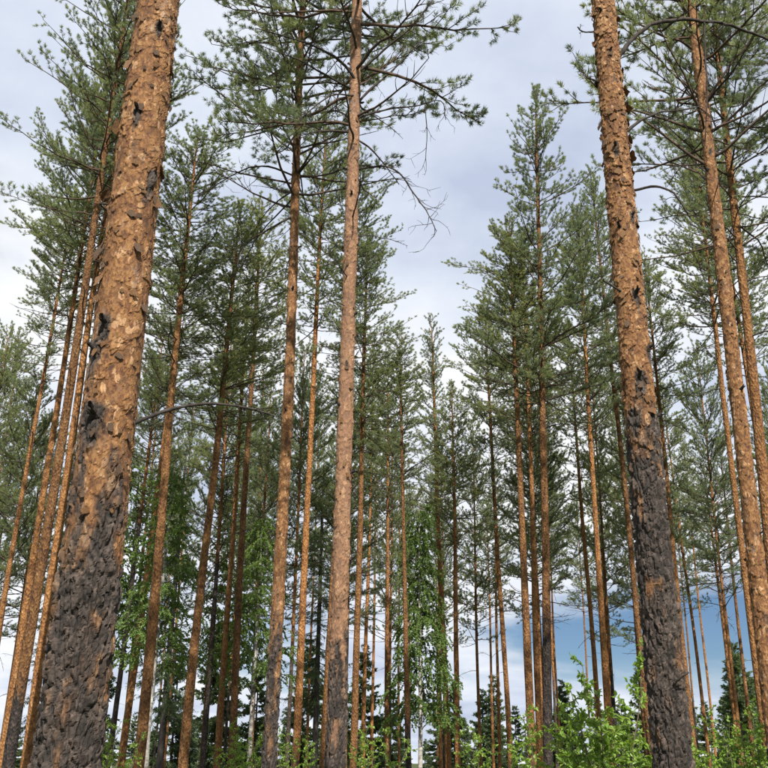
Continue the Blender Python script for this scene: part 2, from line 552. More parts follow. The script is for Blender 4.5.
def spruce_crown(seed, L=9., rmax=1.5, per=13, nl=.055, nw=.017):
    rng = np.random.default_rng(seed)
    mains, mrad, SO, SD, SL, ST = [], [], [], [], [], []
    z = 0.
    while z < L - .1:
        t = z / L
        for j in range(rng.integers(4, 7)):
            ln = max(.15, rmax * (1 - t) ** .85 * rng.uniform(.65, 1.1)); phi = rng.uniform(0, 6.28)
            el = R(-22 + 50 * t) + rng.normal(0, .12)
            p = np.array([0, 0, z + rng.uniform(-.1, .1)]); P = [p]
            for q in range(6):
                e2 = el - .28 + .12 * q
                p = p + ln / 6 * np.array([math.cos(phi) * math.cos(e2), math.sin(phi) * math.cos(e2), math.sin(e2)]); P.append(p)
            P = np.array(P); mains.append(P); mrad.append(np.linspace(.006 + .008 * ln, .003, 7))
            ns = int(max(4, ln / .028))
            s = rng.uniform(.12, 1, ns); o, T = lerp_poly(P, s)
            d = rot_axis(T, np.tile(np.array([0, 0, 1.]), (ns, 1)), rng.choice([-1., 1.], ns) * rng.uniform(.3, 1.1, ns))
            d = nrm(d + np.array([0, 0, -1.]) * rng.uniform(.0, .9, ns)[:, None])
            SO.append(o); SD.append(d); SL.append(rng.uniform(.10, .30, ns) * (.6 + .5 * ln)); ST.append(rng.uniform(0, 1, ns))
        z += rng.uniform(.22, .34)
    st = np.stack([np.zeros(9), np.zeros(9), np.linspace(-.1, L - .05, 9)], -1)
    sp = Soup(); sp.add(*tubes(st[None], np.linspace(.04, .006, 9)[None], 5)); sp.add(*tubes(np.stack(mains), np.stack(mrad), 4))
    wv, wf, _ = sp.get()
    SO, SD, SL, ST = map(np.concatenate, (SO, SD, SL, ST))
    V, F = needles(SO, SD, SL, rng, per, nl, nw)
    return (make_mesh('crown', V, F, M_SPRUCE, False, {'tint': np.repeat(ST, per * 3)}), make_mesh('limbs', wv, wf, M_DEAD, True), L)


def leaves(O, D, size, rng, aspect=.55):
    """pointed leaf blades folded along the midrib: O base, D direction"""
    n = len(O)
    side = nrm(np.cross(D, np.array([0, 0, 1.]) + rng.normal(0, .45, (n, 3))))
    upn = np.cross(side, D)
    L = size[:, None]; W = L * aspect * .5
    a = O; b1 = O + D * L * .35 + side * W + upn * L * .07; b2 = O + D * L * .35 - side * W + upn * L * .07
    c1 = O + D * L * .72 + side * W * .7 + upn * L * .03; c2 = O + D * L * .72 - side * W * .7 + upn * L * .03
    e = O + D * L - upn * L * .10
    V = np.stack([a, b1, c1, e, c2, b2], 1).reshape(-1, 3)
    i = np.arange(n) * 6
    F = np.concatenate([np.stack([i, i + 1, i + 2], -1), np.stack([i, i + 2, i + 3], -1), np.stack([i, i + 3, i + 4], -1), np.stack([i, i + 4, i + 5], -1)])
    return V, F


def sapling(seed, H=2.6, spread=.9, stems=6, leaf=.062, dens=1.):
    rng = np.random.default_rng(seed)
    SP, SR, BP, BR, O, D, TT = [], [], [], [], [], [], []
    for i in range(stems):
        phi = rng.uniform(0, 6.28); h = H * rng.uniform(.68, 1.0) if i else H
        out = spread * rng.uniform(.25, .9)
        n = 12; u = np.linspace(0, 1, n)
        P = np.stack([np.cos(phi) * out * u ** 1.3, np.sin(phi) * out * u ** 1.3, h * u], -1)
        P[1:, :2] += np.cumsum(rng.normal(0, .018, (n - 1, 2)), 0)
        SP.append(P); SR.append(np.linspace(.013, .0035, n))
        nb = int(26 * h / 2.6)
        for s in np.linspace(.22, .99, nb):
            o, T = lerp_poly(P, np.array([s]))
            a = rng.uniform(0, 6.28); el = rng.uniform(.15, .9)
            d = np.array([math.cos(a) * math.cos(el), math.sin(a) * math.cos(el), math.sin(el)])
            ln = (.16 + .5 * (1 - s)) * rng.uniform(.6, 1.2) * H / 2.6
            m = 6; Q = [o[0]]
            for q in range(m - 1):
                Q.append(Q[-1] + d * ln / (m - 1)); d = nrm(d + np.array([0, 0, -.06]) + rng.normal(0, .12, 3))
            Q = np.array(Q); BP.append(Q); BR.append(np.linspace(.0045, .0015, m))
            k = int(max(9, ln / .011 * dens))
            ss = rng.uniform(.15, 1, k); oo, tt = lerp_poly(Q, ss)
            dd = nrm(tt * rng.uniform(.1, .9, (k, 1)) + rng.normal(0, .75, (k, 3)) + np.array([0, 0, -.15]))
            O.append(oo); D.append(dd); TT.append(rng.uniform(0, 1, k) * .6 + rng.uniform(0, .4))
    O, D, TT = map(np.concatenate, (O, D, TT))
    V, F = leaves(O, D, rng.uniform(.6, 1.2, len(O)) * leaf, rng)
    s = Soup(); s.add(*tubes(np.stack(SP), np.stack(SR), 5)); s.add(*tubes(np.stack(BP), np.stack(BR), 3))
    wv, wf, _ = s.get()
    return make_mesh('foliage', V, F, M_LEAF, False, {'tint': np.repeat(TT, 6)}), make_mesh('stems', wv, wf, M_STEM, True)


def birch_crown(seed, H=10., z0=2.4, rmax=1.25, leaf=.066, n_main=66, droop=1.):
    rng = np.random.default_rng(seed)
    MP, MR, BP, BR, O, D, TT = [], [], [], [], [], [], []
    for i in range(n_main):
        t = (i + rng.random()) / n_main; z = z0 + (H - z0) * t
        ln = max(.3, rmax * (1.25 - 1.0 * t) * rng.uniform(.6, 1.15)); a = i * 2.4 + rng.normal(0, .3)
        el = R(48); m = 9; p = np.array([0, 0, z]); P = [p]
        for q in range(m - 1):
            e2 = el - droop * 1.5 * (q / m) ** 1.2
            p = p + ln / (m - 1) * np.array([math.cos(a) * math.cos(e2), math.sin(a) * math.cos(e2), math.sin(e2)]) + rng.normal(0, .012, 3); P.append(p)
        P = np.array(P); MP.append(P); MR.append(np.linspace(.006 + .009 * ln, .003, m))
        for s in np.linspace(.3, 1, int(9 * ln + 4)):
            o, T = lerp_poly(P, np.array([s]))
            aa = rng.uniform(0, 6.28)
            d = nrm(np.array([math.cos(aa) * .6, math.sin(aa) * .6, -.25 * droop]) + T[0] * .5)
            l2 = rng.uniform(.3, .95); Q = [o[0]]
            for q in range(6):
                Q.append(Q[-1] + d * l2 / 6); d = nrm(d + np.array([0, 0, -.34 * droop]) + rng.normal(0, .09, 3))
            Q = np.array(Q); BP.append(Q); BR.append(np.linspace(.003, .0012, 7))
            k = int(l2 / .0115)
            oo, tt = lerp_poly(Q, rng.uniform(.05, 1, k))
            O.append(oo); D.append(nrm(tt * .4 + rng.normal(0, .6, (k, 3)) + np.array([0, 0, -.35]))); TT.append(rng.uniform(0, .6, k) + rng.uniform(0, .4))
    O, D, TT = map(np.concatenate, (O, D, TT))
    V, F = leaves(O, D, rng.uniform(.6, 1.2, len(O)) * leaf, rng, .75)
    st = np.stack([np.zeros(9), np.zeros(9), np.linspace(z0 - .3, H - .05, 9)], -1)
    s = Soup(); s.add(*tubes(st[None], np.linspace(.03, .008, 9)[None], 5)); s.add(*tubes(np.stack(MP), np.stack(MR), 4)); s.add(*tubes(np.stack(BP), np.stack(BR), 3))
    wv, wf, _ = s.get()
    return make_mesh('crown', V, F, M_BIRCHLEAF, False, {'tint': np.repeat(TT, 6)}), make_mesh('limbs', wv, wf, M_SPRUCEBARK, True)


# ------------------------------------------------------------------ trunks
def trunk_mesh(seed, D, H, warm_z, near=None, bend=.03, knots=(), flare=1., patch=1.9, amp=1.2):
    """tapered trunk along +Z; near = (z0, z1, step, sides) gives plates and scales of bark in that height band"""
    rng = np.random.default_rng(seed)
    if near:
        z0, z1, st, k = near
        zs = np.concatenate([np.linspace(-.15, z0, 14)[:-1], np.arange(z0, z1, st), np.linspace(z1, H, 40)])
    else:
        k = 14; zs = np.concatenate([[-.15, 0, .15, .4, .8], np.linspace(1.2, H, 36)])
    u = np.clip(zs / H, 0, 1)
    rad = D * .5 * np.sqrt(np.clip(1 - u, 0, 1)) + .004
    rad *= 1 + flare * (.35 * np.exp(-np.maximum(zs, 0) / .28) + .05 * np.exp(-np.maximum(zs, 0) / 2.2))
    a1, a2 = rng.uniform(0, 6.28, 2); f1, f2 = rng.uniform(.18, .34), rng.uniform(.5, .8)
    fade = np.clip(zs / 2, 0, 1) * np.clip((H - zs) / (H * .5), 0, 1)
    cx = bend * (np.sin(zs * f1 + a1) + .35 * np.sin(zs * f2 + a2)) * fade
    cy = bend * (np.cos(zs * f1 * 1.1 + a2) + .35 * np.sin(zs * f2 + a1)) * fade
    th = np.arange(k) * 2 * math.pi / k
    TH, Z = np.meshgrid(th, zs); RD = np.repeat(rad[:, None], k, 1)
    P0 = np.stack([np.cos(TH) * RD, np.sin(TH) * RD, Z], -1).reshape(-1, 3)
    warm = sstep(warm_z - 1.1, warm_z + 1.3, P0[:, 2])
    attrs = {}
    if near:
        W = P0 + .030 * (np.stack([vnoise(P0 * 16, seed + 7), vnoise(P0 * 16, seed + 8), vnoise(P0 * 16, seed + 9)], -1) - .5)
        wn = warm + (fbm(P0 * np.array([10, 10, 4]), seed + 3, 4) - .5) * patch
        for (kth, kz, ks) in knots:
            dth = (TH.ravel() - kth + math.pi) % (2 * math.pi) - math.pi
            dz = P0[:, 2] - kz
            e = (dth * D * .5 / (.045 * ks)) ** 2 + (dz / np.where(dz < 0, .16 * ks, .05 * ks)) ** 2
            wn = wn - 1.1 * np.exp(-e)
        wm = sstep(.38, .56, wn)
        # big ridges and small scales of the old bark
        F1, F2, id1, _ = voro(W * np.array([19, 19, 5.5]), seed + 20)
        G1, G2, id2, go = voro(W * np.array([38, 38, 13.]), seed + 30)
        old = .014 * sstep(0, .32, F2 - F1) * (.5 + .7 * id1) + .0065 * sstep(0, .2, G2 - G1) * (.3 + id2) + .010 * (id2 - .5) * np.clip(go[:, 2] + .5, 0, 1)
        old += .004 * (fbm(P0 * 60, seed + 40, 2) - .5)
        # thin overlapping flakes of the young bark, their lower edges lifted
        H1, H2, id3, ho = voro(W * np.array([12, 12, 7]), seed + 50)
        K1, K2, id4, ko = voro(W * np.array([33, 33, 24.]), seed + 60)
        young = amp * (.25 + 1.5 * fbm(P0 * np.array([5, 5, 2.5]), seed + 77, 2)) * (.0045 * id3 + .0055 * np.clip(.35 - ho[:, 2], 0, 1) * (id3 > .45) + .0032 * id4 + .004 * np.clip(.3 - ko[:, 2], 0, 1) * (id4 > .6))
        young += .006 * (fbm(P0 * 9, seed + 70, 2) - .5)
        disp = (1.5 * old - .016) * (1 - wm) + (young - .010) * wm + .010 * (fbm(P0 * np.array([3, 3, 1.5]), seed + 80, 2) - .5)
        attrs['cell'] = np.where(wm > .5, .55 * id4 + .45 * id3, .6 * id2 + .4 * id1)
        warm = sstep(.22, .78, wn + .18 * (id2 - .5))
    else:
        disp = .045 * D * (fbm(P0 * np.array([11, 11, 5]), seed, 2) - .5) * 2
    rr = RD.ravel() + disp
    V = np.stack([np.cos(TH.ravel()) * rr + np.repeat(cx, k), np.sin(TH.ravel()) * rr + np.repeat(cy, k), P0[:, 2]], -1)
    attrs['warm'] = warm
    n = len(zs)
    i, j = np.meshgrid(np.arange(n - 1), np.arange(k), indexing='ij'); j2 = (j + 1) % k
    F = np.stack([i * k + j, i * k + j2, (i + 1) * k + j2, (i + 1) * k + j], -1).reshape(-1, 4)
    me = make_mesh('trunk', V, F, M_NEAR if near else M_BARK, not near, attrs)
    return me, lambda z: (float(np.interp(z, zs, rad)), float(np.interp(z, zs, cx)), float(np.interp(z, zs, cy)))


def flake_mesh(seed):
    """a curled scale of bark: hinged at its upper edge (origin), hanging down -Z, outer face +Y"""
    rng = np.random.default_rng(seed)
    nu, nv = 4, 4
    U, Vv = np.meshgrid(np.linspace(-.5, .5, nu), np.linspace(0, 1, nv))
    w = 1 + rng.uniform(-.25, .25, (nv, 1)) - .35 * np.abs(Vv - .45)
    x = U * w + rng.uniform(-.09, .09, U.shape); z = -Vv * (1 + rng.uniform(-.16, .16, (1, nu))) + rng.uniform(-.05, .05, U.shape)
    c1, c2 = rng.uniform(.1, .5), rng.uniform(-.3, .3)
    y = c1 * Vv ** 2 + c2 * U * Vv - .22 * U ** 2 + rng.uniform(-.02, .02, U.shape)
    A = np.stack([x, y, z], -1).reshape(-1, 3); B = A + np.array([0, .03, 0])
    q = []
    for j in range(nv - 1):
        for i in range(nu - 1):
            a = j * nu + i
            q += [(a, a + 1, a + nu + 1, a + nu)]
    q = np.array(q); n = nu * nv
    ring = [i for i in range(nu)] + [j * nu + nu - 1 for j in range(1, nv)] + [(nv - 1) * nu + i for i in range(nu - 2, -1, -1)] + [j * nu for j in range(nv - 2, 0, -1)]
    e = [(ring[i], ring[(i + 1) % len(ring)], ring[(i + 1) % len(ring)] + n, ring[i] + n) for i in range(len(ring))]
    return make_mesh('bark_flake', np.concatenate([A, B]), np.concatenate([q[:, ::-1], q + n, np.array(e)]), M_NEAR, False,
                     {'cell': np.full(2 * n, rng.uniform(.45, 1.15)), 'warm': np.full(2 * n, 1. if rng.random() < .85 else .35)})


def dead_branch_mesh(seed, ln=1.3, twigs=9):
    """bare limb along +X from the trunk's axis"""
    rng = np.random.default_rng(seed)
    s = Soup()
    n = 11; p = np.zeros(3); P = [p]; az = 0; el = rng.uniform(-.1, .5)
    c = rng.uniform(-.13, .02)
    for i in range(n - 1):
        el += c + rng.normal(0, .09); az += rng.normal(0, .10)
        p = p + ln / (n - 1) * np.array([math.cos(az) * math.cos(el), math.sin(az) * math.cos(el), math.sin(el)]); P.append(p)
    P = np.array(P)
    s.add(*tubes(P[None], np.linspace(.014 * ln, .004, n)[None] * rng.uniform(.85, 1.1, (1, n)), 6))
    for t in np.sort(rng.uniform(.3, .98, twigs)):
        o, T = lerp_poly(P, np.array([t])); d = nrm(T[0] + rng.normal(0, .75, 3) + np.array([0, 0, -.1])); q = o[0]; Q = [q]
        l2 = rng.uniform(.08, .5) * (1.15 - t)
        for i in range(5):
            q = q + d * l2 / 5; Q.append(q); d = nrm(d + rng.normal(0, .22, 3) + np.array([0, 0, .05]))
        Q = np.array(Q); s.add(*tubes(Q[None], np.linspace(.0055, .002, 6)[None], 4))
        for w in range(rng.integers(0, 3)):
            o2, T2 = lerp_poly(Q, np.array([rng.uniform(.3, .9)])); d2 = nrm(T2[0] + rng.normal(0, .8, 3)); l3 = l2 * rng.uniform(.2, .5)
            s.add(*tubes(np.stack([o2[0], o2[0] + d2 * l3 * .5, o2[0] + d2 * l3 + rng.normal(0, .01, 3)])[None], np.array([[.003, .0025, .0015]]), 3))
    V, F, _ = s.get()
    return make_mesh('dead_branch', V, F, M_DEAD, True)


def path_branch(name, pts, r0, r1, seed, twigs=6, parent=None, hang=-.1, sub=4, mat=None, tl=.35):
    """a limb through given points (metres, from the tree's foot) with bare side twigs"""
    rng = np.random.default_rng(seed)
    P = np.array(pts, float)
    # smooth subdivision
    n = len(P); t = np.linspace(0, n - 1, (n - 1) * sub + 1)
    pad = np.concatenate([[2 * P[0] - P[1]], P, [2 * P[-1] - P[-2]]])
    Q = []
    for x in t:
        i = min(int(x), n - 2); f = x - i
        a, b, c, d = pad[i], pad[i + 1], pad[i + 2], pad[i + 3]
        Q.append(.5 * (2 * b + (c - a) * f + (2 * a - 5 * b + 4 * c - d) * f ** 2 + (3 * b - a - 3 * c + d) * f ** 3))
    Q = np.array(Q); m = len(Q)
    Q[1:] += rng.normal(0, r0 * .16, (m - 1, 3))
    s = Soup(); s.add(*tubes(Q[None], (np.linspace(r0, r1, m) * rng.uniform(.86, 1.14, m))[None], 8))
    for tt in rng.uniform(.35, 1, twigs):
        o, T = lerp_poly(Q, np.array([tt])); d = nrm(T[0] * .7 + rng.normal(0, .7, 3) + np.array([0, 0, hang])); q = o[0]; W = [q]
        l2 = rng.uniform(.3, 1) * tl
        for i in range(6):
            q = q + d * l2 / 6; W.append(q); d = nrm(d + rng.normal(0, .25, 3) + np.array([0, 0, hang * .3]))
        W = np.array(W); s.add(*tubes(W[None], np.linspace(min(r1 * .9, .006), .0018, 7)[None], 4))
        for w in range(2):
            o2, T2 = lerp_poly(W, np.array([rng.uniform(.3, .95)])); d2 = nrm(T2[0] + rng.normal(0, .8, 3)); l3 = l2 * rng.uniform(.2, .45)
            s.add(*tubes(np.stack([o2[0], o2[0] + d2 * l3 * .5, o2[0] + d2 * l3 + rng.normal(0, .012, 3)])[None], np.array([[.003, .0025, .0015]]), 3))
    V, F, _ = s.get()
    return link(name, make_mesh(name, V, F, mat or M_DEAD, True), parent)


def stub_mesh(seed, ln=.06, r=.022):
    """broken-off branch stump, jagged end, along +X"""
    rng = np.random.default_rng(seed)
    k, n = 9, 6
    a = np.arange(k) * 6.2832 / k
    V = []
    for i in range(n):
        u = i / (n - 1)
        rr = r * (1.9 - 1.1 * min(1, u * 2.2)) * rng.uniform(.8, 1.2, k)
        xx = -.03 + (ln + .03) * u + (rng.uniform(-.35, .35, k) * ln if i == n - 1 else 0)
        V.append(np.stack([np.broadcast_to(xx, (k,)), np.cos(a) * rr, np.sin(a) * rr], -1))
    V.append(np.array([[ln * .55, 0, 0]])); V = np.concatenate(V)
    F = []
    for i in range(n - 1):
        for j in range(k):
            j2 = (j + 1) % k
            F += [(i * k + j, i * k + j2, (i + 1) * k + j2), (i * k + j, (i + 1) * k + j2, (i + 1) * k + j)]
    for j in range(k):
        F.append(((n - 1) * k + j, (n - 1) * k + (j + 1) % k, n * k))
    return make_mesh('branch_stub', V, np.array(F), M_STUB, False)


# ------------------------------------------------------------------ libraries of shared meshes
PINES = [pine_crown(11, 10, 2.0, .15), pine_crown(12, 10, 2.2, .25), pine_crown(13, 10, 1.9, .3), pine_crown(14, 10, 2.3, .15),
         pine_crown(15, 9, 2.1, .7), pine_crown(16, 9, 1.6, .8), pine_crown(17, 8, 1.7, .3)]
SPRUCES = [spruce_crown(21, 9, 1.5), spruce_crown(22, 7, 1.6), spruce_crown(23, 7, 1.9, 7, .16, .075), spruce_crown(24, 7, 1.7, 7, .16, .075)]
DEADS = [dead_branch_mesh(30 + i, 1.0 + .12 * i, 7 + i % 4) for i in range(8)]
FLAKES = [flake_mesh(60 + i) for i in range(9)]
STUBS = [stub_mesh(80 + i) for i in range(4)]


def put(name, me, parent, loc=(0, 0, 0), rot=(0, 0, 0), sc=(1, 1, 1)):
    o = link(name, me, parent)
    o.location = loc; o.rotation_euler = rot; o.scale = sc
    return o


def root_at(name, x, y, lean, label, cat='tree', group=None):
    o = link(name, None)
    o.location = (x, y, gz(x, y)); o.rotation_euler = (0, math.atan(lean), 0)
    o.empty_display_size = .3
    return tag(o, label, cat, group)


def pine(x, y, lean, D, H, zb, var, rx, warm_z, label, group, seed, near=None, dead=8, dead_z=None, knots=(), rotz=None, bend=.03, crown=True, amp=1.2):
    rng = np.random.default_rng(seed + 500)
    root = root_at('pine_tree', x, y, lean, label, 'tree', group)
    D = D if near else D * .77
    me, prof = trunk_mesh(seed, D, H, warm_z, near, bend, knots, amp=amp)
    tr = link('trunk', me, root)
    if crown:
        c, w, L = PINES[var]
        s = (H + .12 - zb) / L
        rz = rng.uniform(0, 6.28) if rotz is None else rotz
        cr = put('crown', c, root, (0, 0, zb), (0, 0, rz), (rx, rx, s))
        put('limbs', w, cr)
    a, b = dead_z or (zb * .3, zb + .6)
    dead = int(dead * 1.35)
    for i in range(dead):
        z = a + (b - a) * (i + rng.random()) / dead
        r, cx, cy = prof(z)
        k = rng.uniform(.45, 1.05) * (.25 + .75 * (z - a) / max(.1, b - a))
        put('dead_branch', DEADS[rng.integers(len(DEADS))], root, (cx, cy, z), (rng.uniform(-.5, .5), rng.uniform(-.25, .35), rng.uniform(0, 6.28)), (k, k, k))
    return root, tr, prof


def dress(tr, prof, n, z0, z1, seed, size=(.022, .055), stubs=0, big=()):
    """peeling scales and broken stubs on a near trunk"""
    rng = np.random.default_rng(seed)
    for i in range(n):
        z = z0 + (z1 - z0) * rng.random() ** .9; th = rng.uniform(0, 6.283); r, cx, cy = prof(z)
        s = rng.uniform(*size) * (1.35 if rng.random() < .12 else 1)
        put('bark_flake', FLAKES[rng.integers(len(FLAKES))], tr, (cx + math.cos(th) * (r + .004), cy + math.sin(th) * (r + .004), z),
            (rng.uniform(-.12, .22), rng.uniform(-1.2, 1.2), th - math.pi / 2 + rng.uniform(-.45, .45)), (s, s * rng.uniform(.3, .6), s * rng.uniform(.8, 1.6)))
    for (th, z, s, tilt) in big:
        r, cx, cy = prof(z)
        put('bark_flake', FLAKES[rng.integers(len(FLAKES))], tr, (cx + math.cos(th) * (r + .002), cy + math.sin(th) * (r + .002), z),
            (tilt * .35, rng.uniform(-.4, .4), th - math.pi / 2 + rng.choice([-1, 1]) * rng.uniform(.3, .7)), (s, s * .4, s * 1.25))
    for i in range(stubs):
        z = z0 + (z1 - z0) * (i + rng.random()) / stubs; th = rng.uniform(0, 6.283); r, cx, cy = prof(z)
        k = rng.uniform(.5, 1.0)
        put('branch_stub', STUBS[rng.integers(4)], tr, (cx + math.cos(th) * r * .96, cy + math.sin(th) * r * .96, z), (rng.uniform(0, 6), -.3, th), (k, k, k))


# ------------------------------------------------------------------ the two pines close to the camera
FR = -math.pi / 2            # the side of a trunk that faces the camera
kn = [(FR - .28, 4.10, 1.2), (FR - .25, 3.52, 1.5), (FR - .05, 5.66, .9), (FR + .45, 6.36, .9), (FR + .95, 5.2, .8), (FR - .75, 3.95, .9)]
L1, L1t, pf = pine(-1.67, 5.59, .0082, .348, 22, 12.5, 0, 1., 2.8, 'thick leaning-looking pine trunk nearest the camera at left, orange flaky bark above charred dark base',
                   'pine trees of the stand', 1, near=(.9, 7.0, .0092, 136), amp=.95, dead=0, knots=kn, bend=.022)
dress(L1t, pf, 200, 2.9, 7.2, 7, (.016, .045), 2,
      big=[(FR - 1.2, 5.62, .08, .35), (FR - 1.3, 5.85, .06, .3), (FR - 1.1, 4.35, .065, .4), (FR - 1.0, 4.45, .07, .9), (FR + 1.3, 6.1, .07, .8),
           (FR + 1.35, 5.3, .08, .9), (FR + 1.35, 5.05, .06, .6), (FR - .9, 6.1, .06, .4), (FR - 1.2, 4.7, .09, .5), (FR - 1.3, 5.1, .08, .6)])
for th, z, s in kn:
    r, cx, cy = pf(z)
    put('branch_stub', STUBS[int(z * 7) % 4], L1t, (cx + math.cos(th) * r * .97, cy + math.sin(th) * r * .97, z), (z, -.35, th), (.8 * s, .8 * s, .8 * s))
path_branch('dead_branch', [(.1, 0, 3.47), (.2, 0, 3.53), (.34, .05, 3.61), (.54, .12, 3.68), (.77, .2, 3.69), (.95, .3, 3.67)], .014, .006, 1, 4, L1, tl=.14)

kn = [(FR + .2, 5.75, 1.3), (FR - .3, 7.4, 1.), (FR + .5, 6.6, .9), (FR - .1, 4.9, 1.1), (FR + .9, 5.2, 1.), (FR, 8.6, .8)]
R1, R1t, pf = pine(2.35, 8.54, .0019, .315, 22, 12.2, 1, 1., 4.6, 'sturdy pine trunk at right with ragged peeling orange bark over a dark grey lower half',
                   'pine trees of the stand', 2, near=(1.0, 9.9, .011, 110), amp=1.7, dead=0, knots=kn, bend=.02)
dress(R1t, pf, 280, 3.9, 9.8, 9, (.02, .062), 5,
      big=[(FR + 1.4, 7.2 + .1 * i, .06 + .02 * (i % 3), .5 + .15 * (i % 4)) for i in range(0, 14, 2)] + [(FR - 1.4, 6.4 + .4 * i, .06, .6) for i in range(8)])
for th, z, s in kn:
    r, cx, cy = pf(z)
    put('branch_stub', STUBS[int(z * 7) % 4], R1t, (cx + math.cos(th) * r * .97, cy + math.sin(th) * r * .97, z), (z, -.35, th), (.8 * s, .8 * s, .8 * s))
for i, (pts, r0, r1, tw, hang, tl) in enumerate([
    ([(0, 0, 8.5), (.12, 0, 8.65), (.29, .05, 8.91), (.51, .1, 9.13), (.83, .2, 9.3), (1.15, .3, 9.37), (1.46, .4, 9.42), (1.72, .5, 9.41), (2.02, .6, 9.37), (2.35, .7, 9.23), (2.7, .8, 8.95)], .026, .011, 14, -.4, .7),
    ([(1.18, .31, 9.37), (1.15, .33, 8.88), (1.1, .3, 8.33), (1.02, .33, 7.71)], .013, .005, 7, -.3, .4),
    ([(0, 0, 7.55), (.11, 0, 7.67), (.26, .05, 7.83), (.41, .1, 7.94), (.54, .15, 8.03), (.75, .22, 8.1), (1.03, .3, 8.22)], .02, .007, 14, -.1, .5),
    ([(0, 0, 6.95), (.14, 0, 6.97), (.34, -.05, 6.98), (.49, -.1, 6.88), (.59, -.1, 6.68), (.63, -.1, 6.58)], .016, .006, 8, -.1, .35),
    ([(0, 0, 8.97), (-.1, 0, 8.95), (-.21, -.03, 8.91), (-.3, -.06, 8.9), (-.34, -.08, 8.94)], .011, .006, 3, 0, .12),
    ([(0, 0, 8.2), (-.08, 0, 8.25), (-.2, -.03, 8.29), (-.27, -.06, 8.29), (-.31, -.06, 8.33)], .012, .007, 3, -.1, .12),
    ([(0, 0, 5.7), (-.09, -.1, 5.76), (-.21, -.18, 5.8), (-.31, -.25, 5.82)], .012, .008, 0, 0, .1),
    ([(.0, -.05, 2.13), (.03, -.15, 2.17), (.06, -.22, 2.22), (.14, -.26, 2.28)], .014, .008, 1, 0, .08)]):
    path_branch('dead_branch', pts, r0, r1, 40 + i, tw, R1, hang, tl=tl)

# ------------------------------------------------------------------ the pines of the middle distance and behind
G = 'pine trees of the stand'
MID = (1.4, 12.5, .022, 56)
C1, C1t, pf = pine(-.52, 11.5, .0066, .212, 23, 9.6, 1, 1.15, 2.7, 'tall straight pine near the centre with pale trunk and bare limbs drooping right', G, 3, near=MID, dead=13, dead_z=(5.5, 10.6), rotz=.4, bend=.02)
C1t.data.materials[0] = M_PALE
dress(C1t, pf, 60, 3, 11.5, 33, (.02, .045), 10)
for i, (pts, r0, tw) in enumerate([
    ([(0, 0, 9.2), (.19, 0, 9.22), (.43, -.1, 9.19), (.64, -.2, 9.01), (.83, -.3, 8.64), (.99, -.35, 8.36), (1.12, -.4, 8.03)], .02, 9),
    ([(0, 0, 10.0), (.17, 0, 10.09), (.49, .1, 10.27), (.85, .15, 10.36), (1.22, .2, 10.5), (1.29, .2, 10.18)], .022, 9),
    ([(.99, .16, 10.42), (1.02, .17, 9.92), (1.0, .15, 9.47)], .008, 3),
    ([(0, 0, 10.8), (.15, 0, 10.94), (.48, -.1, 11.22), (.84, -.2, 11.53), (1.09, -.3, 11.89)], .028, 8),
    ([(0, 0, 10.2), (.16, 0, 10.46), (.48, .2, 10.97), (.85, .35, 11.55), (.93, .4, 11.72)], .024, 8),
    ([(.06, 0, 10.6), (-.22, -.2, 10.84), (-.57, -.35, 10.96), (-.97, -.5, 11.0), (-1.38, -.6, 11.04)], .026, 10),
    ([(.06, 0, 10.4), (-.27, -.25, 10.23), (-.5, -.4, 9.94), (-.71, -.5, 9.63)], .018, 8),
    ([(.05, 0, 9.7), (-.15, .25, 10.27), (-.38, .4, 10.44), (-.75, .5, 10.39)], .022, 8)]):
    path_branch('dead_branch', pts, r0 * .85, .005, 70 + i, int(tw * 1.7), C1, -.15, tl=.45)
C2, C2t, pf = pine(-1.61, 15.45, -.003, .21, 22.5, 11.0, 3, 1.3, 3.1, 'dark reddish pine just left of the pale central trunk, many dead limbs under its crown', G, 4, near=(1.4, 14., .026, 48), dead=16, dead_z=(7.5, 12.5), rotz=2.2)
dress(C2t, pf, 50, 3, 13, 34, (.02, .045), 10)
for i, (pts, r0, tw) in enumerate([
    ([(0, 0, 11.6), (-.51, -.1, 11.75), (-.95, -.2, 11.61), (-1.44, -.3, 11.18), (-1.67, -.4, 10.91)], .024, 12),
    ([(0, 0, 11.6), (.26, -.2, 11.84), (.58, -.3, 12.12), (.87, -.4, 12.31)], .022, 6),
    ([(0, 0, 10.8), (-.43, -.2, 10.38), (-.75, -.3, 10.08), (-.9, -.35, 9.7), (-.93, -.4, 9.28)], .024, 12),
    ([(0, 0, 11.2), (-.63, .2, 10.53), (-.92, .35, 9.99)], .02, 10)]):
    path_branch('dead_branch', pts, r0 * .85, .005, 90 + i, int(tw * 1.7), C2, -.1, tl=.5)
R2, R2t, pf = pine(4.54, 11.94, .0046, .225, 22, 9.4, 3, 1.15, 1.6, 'rough orange pine leaning in from the right edge, behind the sturdy dark-based trunk', G, 5, near=(1.4, 13., .022, 56), dead=10, dead_z=(6.5, 11.4), rotz=1.1)
dress(R2t, pf, 110, 3, 12, 35, (.02, .05), 8)

